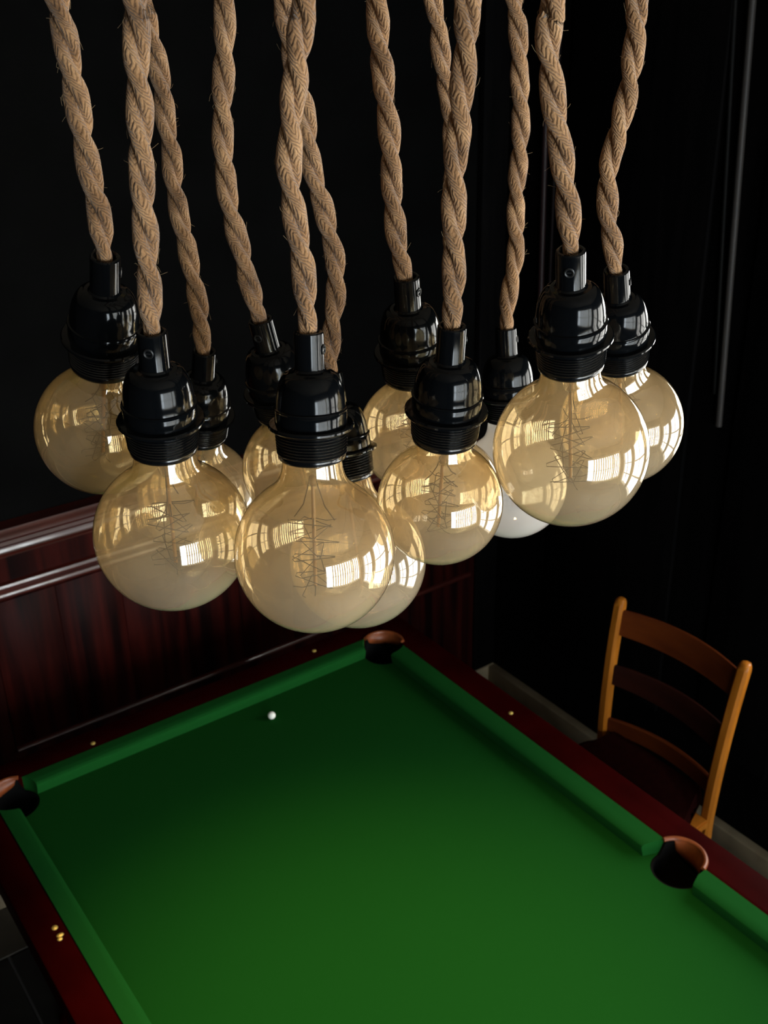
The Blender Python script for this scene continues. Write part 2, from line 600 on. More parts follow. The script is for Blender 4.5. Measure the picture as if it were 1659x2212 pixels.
cap = [(.0, 1.178), (.030, 1.180), (.040, 1.186), (.040, 1.192), (.052, 1.196), (.054, 1.200)] + band(1.204, 1.222, .055) + [(.046, 1.224), (.044, 1.238), (.060, 1.242), (.064, 1.246)] + band(1.250, 1.266, .065, 20, 50) + [(.050, 1.274), (.0, 1.276)]
mould('cap_rail', cap, XD0, XD1, M_MOULD, dado)
low = [(.0, 1.050), (.026, 1.052), (.030, 1.056)] + band(1.058, 1.072, .031) + [(.024, 1.074), (.024, 1.080), (.034, 1.083), (.038, 1.087)] + band(1.089, 1.101, .039) + [(.026, 1.104), (.0, 1.108)]
mould('chair_rail', low, XD0, XD1, M_MOULD, dado)
pan = [(.19, 1.93), (-.95, .08), (-2.1, -1.06)]
for x0, x1 in pan:
    n = 9
    wv = (x1 - x0) / n
    for i in range(n):
        o = box_obj('plank', (x0 + i * wv + .0004, x0 + (i + 1) * wv - .0004, YF - .028, YF - .01, .562, 1.048), M_MAHOG, dado, .0008, 1)
    mould('panel_bead', [(.0, .540), (.030, .542), (.036, .547)] + band(.550, .560, .037) + [(.026, .563), (.0, .564)], x0, x1, M_MOULD, dado)
tag(box_obj('baseboard_far', (XD0, XR, YF - .034, YF + .01, 0, .095), M_BASE, bev=.004), kind='structure')
tag(box_obj('baseboard_right', (XR - .034, XR + .01, YB, YF - .034, 0, .095), M_BASE, bev=.004), kind='structure')
tag(box_obj('trim_2', (1.957, XR, YF - .03, YF + .01, .096, ZC), M_BLACK_WOOD, bev=.004), kind='structure')


# right wall panelling: black panels framed by slim mouldings
def strip(name, p0, p1, r, m):
    bm = bmesh.new()
    tube(bm, spline([p0, p1], 2), r, 10)
    return tag(obj(name, bm, m, None, True, 60), kind='structure')


strip('trim_3', (XR - .006, -.388, 3.05), (XR - .006, -.469, 1.42), .010, M_GREYTRIM)
strip('trim_4', (XR - .004, -.320, 3.05), (XR - .004, -.440, 1.51), .006, mat('dark_trim', (.006, .0055, .005), .6, .1))
strip('trim_5', (XR - .005, .312, 2.65), (XR - .005, .290, 1.60), .010, M_REDTRIM)
strip('trim_6', (XR - .004, .259, 2.65), (XR - .004, .252, 1.60), .006, mat('dark_red_trim', (.004, .0015, .0015), .6, .1))
for i, (ya, yb_, za, zb) in enumerate([(-.36, .20, .35, 3.1), (-.80, -.52, .35, 3.1)]):
    tag(box_obj('trim_%d' % (7 + i), (XR - .012, XR + .01, ya, yb_, za, zb), M_BLACK_WOOD, bev=.006), kind='structure')

# small warm downlights in the ceiling
def downlight(x, y, label, power, cone=84, blend=.9):
    t = empty('ceiling_downlight', (x, y, ZC))
    tag(t, label, 'ceiling light', 'warm ceiling downlights')
    bm = bmesh.new()
    lathe(bm, [(.045, -.002), (.075, -.002), (.080, -.008), (.072, -.014), (.052, -.012), (.047, -.004)], 32, True)
    obj('trim_ring', bm, M_BRASS, t, True, 40)
    d = bpy.data.lights.new('downlight', 'SPOT')
    d.energy = power; d.color = (1.0, .66, .24); d.shadow_soft_size = .04; d.spot_size = radians(cone); d.spot_blend = blend
    o = bpy.data.objects.new('downlight', d)
    COL.objects.link(o)
    o.location = (x, y, ZC - .03)


downlight(.40, -1.20, 'warm ceiling downlight with brass ring above the middle of the table', 400, 41, 1.0)
downlight(-.9, -3.6, 'warm ceiling downlight with brass ring nearest the left wall', 40)
downlight(1.3, -4.0, 'warm ceiling downlight with brass ring beside the tall side windows', 40)

# ------------------------------------------------------------------ pool table
TW, TM = 1.2, -1.146
TL = 2 * TM            # y of the near end
ZT, ZB = .82, .784
table = empty('pool_table', (TW / 2, TM, 0))
tag(table, 'green baize pool table with dark red wooden rails and leather pockets', 'pool table')
TP = Vector((TW / 2, TM, 0))


def tpart(name, bm, m, smooth=True, angle=35, parent=None):
    bmesh.ops.translate(bm, verts=bm.verts, vec=-TP)
    return obj(name, bm, m, parent or table, smooth, angle)


PC = [(.046, -.046), (1.160, -.050), (1.183, -1.160), (.017, -1.160), (.046, TL + .046), (1.154, TL + .046)]
PR = .060


def cyl_cut(x, y, r, z0, z1, n=40):
    bm = bmesh.new()
    lathe(bm, [(r, z0), (r, z1)], n, True, True, Matrix.Translation((x, y, 0)))
    return bm


def cuts(r, z0=.5, z1=1.0):
    return [cyl_cut(x, y, r, z0, z1) for x, y in PC]


bm = bmesh.new(); box(bm, -.02, TW + .02, TL - .02, .02, ZB - .04, ZB)
bed = tpart('bed_cloth', bm, M_CLOTH)
cut(bed, cuts(PR))
RO_L, RO_R, RO_F = -.074, 1.288, .080
RO_N = TL - .08
bm = bmesh.new(); box(bm, RO_L, 0, RO_N, RO_F, ZB - .03, ZT, .006)
o = tpart('side_rail', bm, M_RAIL); cut(o, cuts(PR))
bm = bmesh.new(); box(bm, TW, RO_R, RO_N, RO_F, ZB - .03, ZT, .006)
o = tpart('side_rail', bm, M_RAIL); cut(o, cuts(PR))
bm = bmesh.new(); box(bm, 0, TW, 0, RO_F, ZB - .03, ZT, .006)
o = tpart('end_rail', bm, M_RAIL); cut(o, cuts(PR))
bm = bmesh.new(); box(bm, 0, TW, RO_N, TL, ZB - .03, ZT, .006)
o = tpart('end_rail', bm, M_RAIL); cut(o, cuts(PR))


def cushion(along, pos, sgn, a0, a1, dep, j0, j1):
    """cushion against the rail at pos; sgn points to the playing area; j0/j1 = how far each jaw is cut back"""
    prof = [(0, ZB - .002), (0, ZT + .001), (dep * .55, ZT + .001), (dep - .006, ZT - .001), (dep - .001, ZT - .005), (dep, ZT - .010), (dep - .006, ZB - .002)]
    bm = bmesh.new()
    A, B = [], []
    for d, z in prof:
        k = d / dep
        p0, p1 = a0 + j0 * k, a1 - j1 * k
        if along == 'y':
            A.append(bm.verts.new((pos + sgn * d, p0, z))); B.append(bm.verts.new((pos + sgn * d, p1, z)))
        else:
            A.append(bm.verts.new((p0, pos + sgn * d, z))); B.append(bm.verts.new((p1, pos + sgn * d, z)))
    n = len(prof)
    for i in range(n):
        bm.faces.new((A[i], A[(i + 1) % n], B[(i + 1) % n], B[i]))
    bm.faces.new(A); bm.faces.new(list(reversed(B)))
    o = tpart('cushion', bm, M_CUSH)
    cut(o, cuts(PR + .001))
    return o


cushion('x', 0, -1, .058, TW - .062, .046, .04, .035)
cushion('y', 0, 1, TM + .045, -.060, .046, .02, .03)
cushion('y', TW, -1, TM + .042, -.072, .055, .02, .03)
cushion('y', 0, 1, TL + .06, TM - .07, .046, .03, .02)
cushion('y', TW, -1, TL + .06, TM - .066, .055, .03, .02)
cushion('x', TL, 1, .06, TW - .06, .046, .03, .03)

bm = bmesh.new(); box(bm, RO_L + .05, RO_R - .05, RO_N + .05, RO_F - .05, .60, ZB - .041, .01)
body = tpart('cabinet', bm, M_RAIL)
cut(body, [cyl_cut(x, y, PR + .012, .3, 1.0) for x, y in PC])
for x in (RO_L + .09, RO_R - .23):
    for y in (RO_N + .12, RO_F - .28):
        bm = bmesh.new()
        lathe(bm, [(.075, .60), (.075, .50), (.06, .47), (.068, .44), (.055, .30), (.045, .12), (.06, .09), (.06, .02), (.05, 0)], 24, True, True, Matrix.Translation((x + .07, y + .08, 0)))
        tpart('leg', bm, M_RAIL)


def pocket(x, y, dirx, diry, turn=0.0, drop=.034, spread=1.25):
    """drop pocket: black lining painting in the shade, a leather flap as its lit part, an outer lip;
    (dirx, diry) points away from the playing area"""
    n = 48
    a_out = math.atan2(diry, dirx)
    r_in, r_out = PR - .006, PR - .001

    def top(a):
        d = abs((a - a_out + pi) % (2 * pi) - pi)
        t = min(1, max(0, (d - 1.25) / .25))
        return ZT + .001 - t * (ZT - ZB + .004)
    bm = bmesh.new()
    rings = []
    for r, z in [(r_out, .66), (r_out, None), (r_in, None), (r_in, .72), (r_in * .95, .68), (r_in * .6, .63), (.004, .615)]:
        rings.append([bm.verts.new((x + r * cos(2 * pi * i / n), y + r * sin(2 * pi * i / n), top(2 * pi * i / n) if z is None else z)) for i in range(n)])
    for A, B in zip(rings[:-1], rings[1:]):
        for i in range(n):
            bm.faces.new((A[i], A[(i + 1) % n], B[(i + 1) % n], B[i]))
    o = tpart('pocket', bm, M_POCKET_SHADE)
    # curved leather flap shaped like the lit patch of the pocket wall
    bm = bmesh.new()
    rows = []
    m = 26
    for i in range(m + 1):
        t = -1 + 2 * i / m
        a = a_out + turn + t * spread
        e = math.sqrt(max(0, 1 - t * t))
        row = []
        for j in range(7):
            s_ = j / 6
            r = r_in - .0005 - .010 * sin(s_ * pi * .9) * e
            row.append(bm.verts.new((x + r * cos(a), y + r * sin(a), ZT - .0005 - drop * s_ * (e ** .8) - .0005 * s_)))
        rows.append(row)
    for A, B in zip(rows[:-1], rows[1:]):
        for j in range(6):
            bm.faces.new((A[j], A[j + 1], B[j + 1], B[j]))
    tpart('pocket_leather', bm, M_LEATHER, parent=o)
    arc = [(x + (PR - .002) * cos(a_out + t), y + (PR - .002) * sin(a_out + t), ZT + .001) for t in [(-1.35 + 2.7 * i / 24) for i in range(25)]]
    bm = bmesh.new()
    tube(bm, arc, .0055, 8)
    tpart('pocket_lip', bm, M_LEATHER, parent=o)
    return o


for i, ((x, y), (dx, dy)) in enumerate(zip(PC, [(-1, 1), (1, 1), (1, 0), (-1, 0), (-1, -1), (1, -1)])):
    if i == 2: pocket(x, y, dx, dy, -.25, .058, 1.15)  # middle pocket: flap turned and lengthened to follow its lit side
    else: pocket(x, y, dx, dy)


def sight(x, y, rx=.0065, ry=.0065):
    bm = bmesh.new()
    lathe(bm, [(1, ZT - .001), (1, ZT + .0012), (.7, ZT + .0026), (.3, ZT + .0034), (.02, ZT + .0036)], 20, False, True, Matrix.Translation((x, y, 0)) @ Matrix.Diagonal((rx, ry, 1, 1)))
    tpart('brass_sight', bm, M_BRASS)


for x, y in ((.281, .020), (.973, .038), (1.234, -.536), (-.0215, -.519)):
    sight(x, y)
sight(-.0195, -.545, .0078, .0052)
sight(-.0235, -.5545, .0055, .0050)

bm = bmesh.new()
bmesh.ops.create_uvsphere(bm, u_segments=32, v_segments=16, radius=.0108)
ball = obj('billiard_ball', bm, M_BALL, None, True)
ball.location = (.731, -.127, ZB + .0108)
tag(ball, 'small white ball lying on the green baize near the far cushion', 'ball')

# ------------------------------------------------------------------ chair
chair = empty('ladder_back_chair', (1.50, -.66, 0))
tag(chair, 'orange-brown ladder-back wooden chair with dark seat behind the pool table', 'chair')
CP = Vector((1.50, -.66, 0))


def cpart(name, bm, m, smooth=True, angle=40, parent=None):
    bmesh.ops.translate(bm, verts=bm.verts, vec=-CP)
    return obj(name, bm, m, parent or chair, smooth, angle)


def sweep_rect(bm, pts, wx, wy, bev=.004):
    """square-section post through pts (mostly vertical); wx, wy may be lists"""
    rings = []
    for i, p in enumerate(pts):
        a = (wx[i] if isinstance(wx, list) else wx) / 2
        b = (wy[i] if isinstance(wy, list) else wy) / 2
        c = min(bev, a * .6, b * .6)
        q = [(-a + c, -b), (a - c, -b), (a, -b + c), (a, b - c), (a - c, b), (-a + c, b), (-a, b - c), (-a, -b + c)]
        rings.append([bm.verts.new((p[0] + u, p[1] + v, p[2])) for u, v in q])
    for A, B in zip(rings[:-1], rings[1:]):
        for k in range(8):
            bm.faces.new((A[k], A[(k + 1) % 8], B[(k + 1) % 8], B[k]))
    bm.faces.new(list(reversed(rings[0]))); bm.faces.new(rings[-1])


def post_x(z):
    if z < .45: return 1.698 + .05 * (1 - z / .45) ** 1.5
    t = (z - .45) / .50
    return 1.698 + .004 * t + .042 * t * t


def post_y(side, z):
    t = (z - .45) / .50
    return (-.455 + .015 * t) if side > 0 else (-.863 - .018 * t)


ZTOP = {1: .948, -1: .960}
for s in (1, -1):
    zs = [0, .1, .2, .3, .4, .45, .52, .58, .64, .70, .76, .82, .88]
    zs = zs + [ZTOP[s] - .022, ZTOP[s] - .010, ZTOP[s] - .003, ZTOP[s]]
    k = [1] * (len(zs) - 4) + [1, .94, .78, .5]
    pts = [(post_x(z), post_y(s, z), z) for z in zs]
    bm = bmesh.new()
    sweep_rect(bm, pts, [.030 * q for q in k], [.034 * q for q in k], .007)
    cpart('back_post', bm, M_CHAIR)
    bm = bmesh.new()
    yy = -.66 + s * .225
    lathe(bm, [(.013, 0), (.016, .1), (.019, .3), (.019, .43)], 16, True, True, Matrix.Translation((1.31, yy, 0)))
    cpart('front_leg', bm, M_CHAIR)


def slat(zl0, zl1, zr0, zr1, crown, m):
    n = 16
    bm = bmesh.new()
    rings = []
    for i in range(n + 1):
        t = i / n
        b = 4 * t * (1 - t)
        y = (1 - t) * (post_y(1, (zl0 + zl1) / 2) - .008) + t * (post_y(-1, (zr0 + zr1) / 2) + .008)
        z0 = (1 - t) * zl0 + t * zr0
        z1 = (1 - t) * zl1 + t * zr1 + crown * b
        x0, x1 = post_x(z0) + .034 * b - .001, post_x(z1) + .034 * b - .001
        h = .0065
        rings.append([bm.verts.new(v) for v in ((x0 - h, y, z0), (x0 + h, y, z0), (x1 + h, y, z1 - .004), (x1 + h * .4, y, z1), (x1 - h * .4, y, z1), (x1 - h, y, z1 - .004))])
    for A, B in zip(rings[:-1], rings[1:]):
        for k in range(6):
            bm.faces.new((A[k], A[(k + 1) % 6], B[(k + 1) % 6], B[k]))
    bm.faces.new(rings[0]); bm.faces.new(list(reversed(rings[-1])))
    cpart('back_slat', bm, m)


slat(.838, .916, .850, .928, .006, M_SLAT)
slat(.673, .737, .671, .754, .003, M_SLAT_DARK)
slat(.506, .553, .527, .581, .003, M_SLAT)
# seat frame with a dark pad that leaves the rear corners bare
bm = bmesh.new()
vv = [(1.28, -.405), (1.28, -.915), (1.682, -.880), (1.682, -.440)]
A = [bm.verts.new((x, y, .425)) for x, y in vv]; B = [bm.verts.new((x, y, .455)) for x, y in vv]
for i in range(4): bm.faces.new((A[i], A[(i + 1) % 4], B[(i + 1) % 4], B[i]))
bm.faces.new(A); bm.faces.new(list(reversed(B)))
bmesh.ops.bevel(bm, geom=list(bm.edges), offset=.005, segments=2, affect='EDGES')
seat = cpart('seat', bm, M_CHAIR)
bm = bmesh.new()
vv = [(1.29, -.415), (1.29, -.905), (1.610, -.875), (1.665, -.835), (1.725, -.828), (1.725, -.482), (1.665, -.476), (1.640, -.440)]
A = [bm.verts.new((x, y, .456)) for x, y in vv]; B = [bm.verts.new((x + (1.48 - x) * .05, y + (-.66 - y) * .03, .52 if x > 1.7 else .49)) for x, y in vv]
for i in range(8): bm.faces.new((A[i], A[(i + 1) % 8], B[(i + 1) % 8], B[i]))
bm.faces.new(A); bm.faces.new(list(reversed(B)))
bmesh.ops.bevel(bm, geom=list(bm.edges), offset=.008, segments=2, affect='EDGES')
cpart('seat_pad', bm, M_PAD, parent=seat)
for z in (.16, .28):
    for s in (1, -1):
        bm = bmesh.new()
        tube(bm, [(1.31, -.66 + s * .225, z), (post_x(z), post_y(s, .45), z)], .009, 10)
        cpart('stretcher', bm, M_CHAIR)
bm = bmesh.new(); tube(bm, [(1.31, -.44, .22), (1.31, -.88, .22)], .009, 10); cpart('stretcher', bm, M_CHAIR)
bm = bmesh.new(); tube(bm, [(post_x(.22), -.46, .22), (post_x(.22), -.86, .22)], .009, 10); cpart('stretcher', bm, M_CHAIR)

# ------------------------------------------------------------------ pendant lamps
# k: (socket top, bulb centre, size factor, bulb radius, screw angle, cord path upwards)
PEND = {
    1: ((-0.1671, -1.6991, 2.4664), (-0.1676, -1.6565, 2.3466), 1.06, 0.041, 100,
        [(-0.1671, -1.6991, 2.4664), (-0.1673, -1.6990, 2.4825), (-0.1676, -1.6987, 2.4951), (-0.1686, -1.6981, 2.5056), (-0.1693, -1.6976, 2.5178), (-0.1700, -1.6971, 2.5279), (-0.1702, -1.6969, 2.5400), (-0.1705, -1.6967, 2.5516), (-0.1711, -1.6963, 2.5603), (-0.1717, -1.6959, 2.5800), (-0.1726, -1.6952, 2.5892), (-0.1729, -1.6951, 2.6000)]),
    2: ((-0.1730, -1.7673, 2.4392), (-0.1670, -1.7491, 2.3073), 1.02, 0.0462, -8,
        [(-0.1730, -1.7673, 2.4392), (-0.1721, -1.7679, 2.4544), (-0.1715, -1.7684, 2.4680), (-0.1711, -1.7687, 2.4804), (-0.1706, -1.7690, 2.4912), (-0.1705, -1.7691, 2.5027), (-0.1696, -1.7697, 2.5139), (-0.1692, -1.7700, 2.5259), (-0.1682, -1.7707, 2.5361), (-0.1674, -1.7712, 2.5477), (-0.1668, -1.7717, 2.5582), (-0.1665, -1.7718, 2.5685), (-0.1656, -1.7725, 2.5813), (-0.1646, -1.7732, 2.5912), (-0.1644, -1.7733, 2.6002)]),
    3: ((-0.0574, -1.5872, 2.3594), (-0.0590, -1.5491, 2.2260), 1.08, 0.0445, 120,
        [(-0.0574, -1.5872, 2.3594), (-0.0584, -1.5865, 2.3936), (-0.0610, -1.5847, 2.4229), (-0.0620, -1.5841, 2.4378), (-0.0641, -1.5825, 2.4538), (-0.0647, -1.5821, 2.4657), (-0.0660, -1.5812, 2.4815), (-0.0653, -1.5817, 2.4955), (-0.0660, -1.5812, 2.5116), (-0.0668, -1.5807, 2.5263), (-0.0667, -1.5807, 2.5407), (-0.0678, -1.5800, 2.5575), (-0.0695, -1.5788, 2.5714), (-0.0712, -1.5776, 2.5851), (-0.0733, -1.5762, 2.5964)]),
    4: ((-0.0436, -1.6514, 2.3951), (-0.0137, -1.6425, 2.2706), 1.07, 0.041, -25,
        [(-0.0436, -1.6514, 2.3951), (-0.0462, -1.6496, 2.4083), (-0.0495, -1.6473, 2.4276), (-0.0511, -1.6462, 2.4418), (-0.0539, -1.6442, 2.4583), (-0.0559, -1.6428, 2.4732), (-0.0566, -1.6423, 2.4916), (-0.0565, -1.6424, 2.5142), (-0.0548, -1.6436, 2.5395), (-0.0532, -1.6447, 2.5550), (-0.0516, -1.6458, 2.5705), (-0.0501, -1.6469, 2.5961)]),
    5: ((-0.1110, -1.8274, 2.4412), (-0.1182, -1.8333, 2.3140), 0.965, 0.0474, 75,
        [(-0.1110, -1.8274, 2.4412), (-0.1115, -1.8271, 2.4576), (-0.1118, -1.8269, 2.4730), (-0.1128, -1.8262, 2.4856), (-0.1139, -1.8254, 2.4970), (-0.1147, -1.8249, 2.5063), (-0.1153, -1.8244, 2.5173), (-0.1153, -1.8245, 2.5264), (-0.1143, -1.8252, 2.5389), (-0.1129, -1.8261, 2.5527), (-0.1113, -1.8273, 2.5622), (-0.1099, -1.8282, 2.5746), (-0.1075, -1.8299, 2.5885), (-0.1063, -1.8307, 2.5988)]),
    6: ((-0.0221, -1.7052, 2.3662), (-0.0243, -1.7347, 2.2345), 1.02, 0.0475, 150,
        [(-0.0221, -1.7052, 2.3662), (-0.0216, -1.7055, 2.3809), (-0.0196, -1.7069, 2.4001), (-0.0173, -1.7085, 2.4188), (-0.0166, -1.7090, 2.4402), (-0.0179, -1.7081, 2.4513), (-0.0199, -1.7067, 2.4635), (-0.0219, -1.7053, 2.4766), (-0.0247, -1.7033, 2.4895), (-0.0272, -1.7016, 2.5048), (-0.0284, -1.7008, 2.5216), (-0.0295, -1.7000, 2.5383), (-0.0321, -1.6982, 2.5541), (-0.0345, -1.6966, 2.5709), (-0.0357, -1.6957, 2.5861), (-0.0364, -1.6952, 2.5960)]),
    7: ((0.0338, -1.7175, 2.4254), (0.0558, -1.6987, 2.2992), 1.09, 0.04, 60,
        [(0.0338, -1.7175, 2.4254), (0.0318, -1.7161, 2.4330), (0.0294, -1.7144, 2.4479), (0.0280, -1.7135, 2.4625), (0.0272, -1.7129, 2.4765), (0.0266, -1.7124, 2.4906), (0.0265, -1.7124, 2.5021), (0.0263, -1.7122, 2.5135), (0.0252, -1.7115, 2.5267), (0.0239, -1.7106, 2.5399), (0.0232, -1.7101, 2.5529), (0.0216, -1.7090, 2.5699), (0.0212, -1.7087, 2.5821), (0.0207, -1.7083, 2.5944)]),
    8: ((-0.0170, -1.8305, 2.4273), (-0.0127, -1.8142, 2.3072), 1.035, 0.0386, 110,
        [(-0.0170, -1.8305, 2.4273), (-0.0163, -1.8309, 2.4548), (-0.0164, -1.8309, 2.4660), (-0.0165, -1.8308, 2.4813), (-0.0165, -1.8308, 2.4961), (-0.0163, -1.8310, 2.5098), (-0.0159, -1.8312, 2.5203), (-0.0148, -1.8320, 2.5316), (-0.0141, -1.8325, 2.5434), (-0.0134, -1.8330, 2.5544), (-0.0127, -1.8335, 2.5642), (-0.0120, -1.8339, 2.5757), (-0.0117, -1.8341, 2.5859), (-0.0115, -1.8343, 2.5961)]),
    9: ((0.2482, -1.5780, 2.3162), (0.2511, -1.5908, 2.1633), 1.2, 0.044, 90,
        [(0.2482, -1.5780, 2.3162), (0.2496, -1.5790, 2.3411), (0.2532, -1.5815, 2.3733), (0.2541, -1.5821, 2.3929), (0.2532, -1.5815, 2.4122), (0.2530, -1.5814, 2.4308), (0.2533, -1.5815, 2.4463), (0.2541, -1.5821, 2.4616), (0.2546, -1.5825, 2.4797), (0.2544, -1.5823, 2.4972), (0.2536, -1.5818, 2.5147), (0.2525, -1.5810, 2.5319), (0.2516, -1.5804, 2.5530), (0.2499, -1.5792, 2.5707), (0.2476, -1.5776, 2.5870)]),
    10: ((0.0168, -1.8882, 2.4754), (0.0420, -1.8719, 2.3485), 0.985, 0.0476, -15,
        [(0.0168, -1.8882, 2.4754), (0.0164, -1.8879, 2.4830), (0.0150, -1.8869, 2.4936), (0.0139, -1.8862, 2.5038), (0.0124, -1.8851, 2.5131), (0.0108, -1.8840, 2.5233), (0.0092, -1.8829, 2.5332), (0.0073, -1.8816, 2.5437), (0.0057, -1.8805, 2.5542), (0.0045, -1.8796, 2.5663), (0.0031, -1.8787, 2.5756), (0.0034, -1.8788, 2.5870), (0.0045, -1.8796, 2.5959)]),
    11: ((0.1196, -1.8264, 2.4370), (0.1566, -1.8074, 2.3168), 1.0, 0.0435, 80,
        [(0.1196, -1.8264, 2.4370), (0.1187, -1.8257, 2.4397), (0.1164, -1.8241, 2.4550), (0.1138, -1.8223, 2.4676), (0.1127, -1.8215, 2.4776), (0.1119, -1.8210, 2.4910), (0.1126, -1.8214, 2.5041), (0.1146, -1.8229, 2.5159), (0.1167, -1.8243, 2.5272), (0.1185, -1.8256, 2.5407), (0.1195, -1.8263, 2.5530), (0.1203, -1.8268, 2.5680), (0.1204, -1.8269, 2.5796), (0.1200, -1.8266, 2.5922)]),
    12: ((0.1465, -1.6250, 2.3372), (0.1322, -1.6460, 2.2152), 1.07, 0.038, 40,
        [(0.1465, -1.6250, 2.3372), (0.1468, -1.6252, 2.3880), (0.1469, -1.6253, 2.4248), (0.1470, -1.6253, 2.4603), (0.1465, -1.6250, 2.4946), (0.1447, -1.6237, 2.5201), (0.1423, -1.6221, 2.5345), (0.1406, -1.6209, 2.5460), (0.1389, -1.6197, 2.5612), (0.1378, -1.6189, 2.5746), (0.1350, -1.6170, 2.5905)]),
}
LABEL = {
    1: 'leftmost pendant lamp, black holder and amber globe bulb on a jute cord',
    2: 'second pendant from the left at the front, large amber globe bulb hanging low left',
    3: 'pendant half hidden behind the large low left amber bulb, its jute cord slanting',
    4: 'tilted pendant at the back, holder leaning right, bulb mostly behind the lowest bulb',
    5: 'lowest and largest pendant at the front centre with long-necked amber globe bulb',
    6: 'pendant tucked behind the lowest bulb, its black holder tilted to the right',
    7: 'pendant left behind the central small globe, holder with bulb half hidden, cord straight',
    8: 'central pendant with smaller amber globe just right of the lowest bulb',
    9: 'pendant at the back with pale clear bulb instead of amber',
    10: 'large front pendant on the right with highest black holder and amber globe bulb',
    11: 'rightmost pendant lamp, its amber globe peeking out behind the large right bulb',
    12: 'pendant hidden behind the central small globe, cord joining the central cord',
}
GROUP = 'cluster of jute cord pendant lamps'


def scaled(prof, k):
    return [(r * k / 1000, z * k / 1000) for r, z in prof]


random.seed(7)
for key, (Gp, Cp, k, R, spin, rope) in PEND.items():
    G, C = Vector(Gp), Vector(Cp)
    ax = (G - C).normalized()
    L = (G - C).length / k * 1000            # mm, socket top to bulb centre
    root = empty('pendant_lamp', G)
    q = Vector((0, 0, 1)).rotation_difference(ax)
    root.rotation_mode = 'QUATERNION'
    # screw angle is measured from the direction that looks back at the room's near end
    base = math.atan2((q.inverted() @ Vector((-.571, -.821, 0))).y, (q.inverted() @ Vector((-.571, -.821, 0))).x)
    root.rotation_quaternion = q @ Matrix.Rotation(base + radians(spin), 4, 'Z').to_quaternion()
    tag(root, LABEL[key], 'pendant lamp', GROUP)
    Mi = (Matrix.Translation(G) @ root.rotation_quaternion.to_matrix().to_4x4()).inverted()
    Rm = R * 1000
    zc = -L

    # holder: dome with shoulder collar, raised band, body
    pr = [(8.6, -20.5), (9.4, -21.6), (11.6, -22.0), (12.2, -22.6)]
    for i in range(1, 11):
        t = i / 10
        pr.append((12.2 + 7.4 * sin(t * pi / 2) ** .9, -22.6 - 19.0 * (1 - cos(t * pi / 2)) ** .9))
    pr += [(19.7, -42.0), (20.6, -42.3), (20.9, -42.9), (20.6, -43.6), (19.9, -43.9), (20.2, -44.4), (20.4, -48), (20.4, -52.0), (17.0, -52.6)]
    bm = bmesh.new(); lathe(bm, scaled(pr, k), 56)
    holder = obj('lamp_holder', bm, M_BAKE, root, True, 32)
    pr = [(5.2, -6), (5.6, -.6), (6.4, 0), (7.6, -.1), (8.15, -.8), (8.25, -3), (8.25, -20), (8.7, -21.5), (4, -22.5)]
    bm = bmesh.new(); lathe(bm, scaled(pr, k), 40, True)
    obj('cord_grip', bm, M_BAKE, holder, True, 32)
    bm = bmesh.new()
    Ms = Matrix.Translation((0, 0, -9.5 * k / 1000)) @ Matrix.Rotation(pi / 2, 4, 'Y')
    lathe(bm, scaled([(2.7, 7.2), (2.9, 8.6), (2.4, 8.9), (1.7, 8.6), (1.5, 7.9), (.1, 7.8)], k), 20, False, True, Ms)
    box(bm, .0079 * k, .0084 * k, -.0013 * k, .0013 * k, -.0098 * k, -.0092 * k)
    obj('set_screw', bm, M_SCREW, holder, True, 32)
    pr = [(19.8, -51.2), (21.5, -51.4), (23.6, -51.7), (24.3, -52.5), (24.3, -53.6), (23.7, -54.3), (21.5, -54.6), (19.8, -54.8), (19.8, -51.2)]
    bm = bmesh.new(); lathe(bm, scaled(pr, k), 56)
    obj('shade_ring', bm, M_BAKE, holder, True, 40)
    pr = [(17, -52.8), (20.0, -54.0)]
    z = -55.0
    for i in range(8):
        rr = 20.7 - i * .11
        pr += [(rr - .9, z), (rr - .25, z - .35), (rr, z - .8), (rr - .25, z - 1.25), (rr - .9, z - 1.6)]
        z -= 1.8
    pr += [(19.2, z - .3), (19.3, z - 1.0), (19.1, -72.0), (18.3, -72.6), (16.9, -72.4), (16.6, -66)]
    bm = bmesh.new(); lathe(bm, scaled(pr, k), 56)
    obj('threaded_sleeve', bm, M_BAKE2, holder, True, 50)

    # bulb
    th0 = radians(37)
    S = Vector((Rm * sin(th0), zc + Rm * cos(th0)))
    T = Vector((-cos(th0), sin(th0)))
    nk = 17.4 if Rm > 42.5 else 16.2
    b0, b1, b2, b3 = Vector((nk - .4, -75.0)), Vector((nk + .8, -75 + (S.y + 75) * .62)), S + T * (S.x - nk) * .75, S
    pr = [(15.6, -65), (15.9, -70), (nk - .8, -73.2)]
    for i in range(13):
        t = i / 12
        b = b0 * (1 - t) ** 3 + b1 * 3 * t * (1 - t) ** 2 + b2 * 3 * t * t * (1 - t) + b3 * t ** 3
        pr.append((b.x, b.y))
    nb = 34
    for i in range(1, nb):
        a = th0 + (pi - th0) * i / nb
        pr.append((Rm * sin(a), zc + Rm * cos(a)))
    pr.append((.05, zc - Rm))
    bm = bmesh.new(); lathe(bm, scaled(pr, k), 72, False, True)
    bulb = obj('bulb', bm, M_CLEAR if key == 9 else M_AMBER, root, True)
    # pressed glass stem, rod, lead wires, filament
    pr = [(11.5, -67), (9, -72), (6.2, -78), (5.0, -83), (4.2, -87.5), (2.6, -89.5), (.1, -90)]
    bm = bmesh.new(); lathe(bm, scaled(pr, k), 24, False, True)
    obj('stem', bm, M_STEM, bulb, True)
    bm = bmesh.new(); lathe(bm, scaled([(.3, -83), (1.5, -83.6), (2.3, -85), (2.0, -87), (2.4, -88.2), (1.6, -89.6), (.3, -90)], k), 12, True, True)
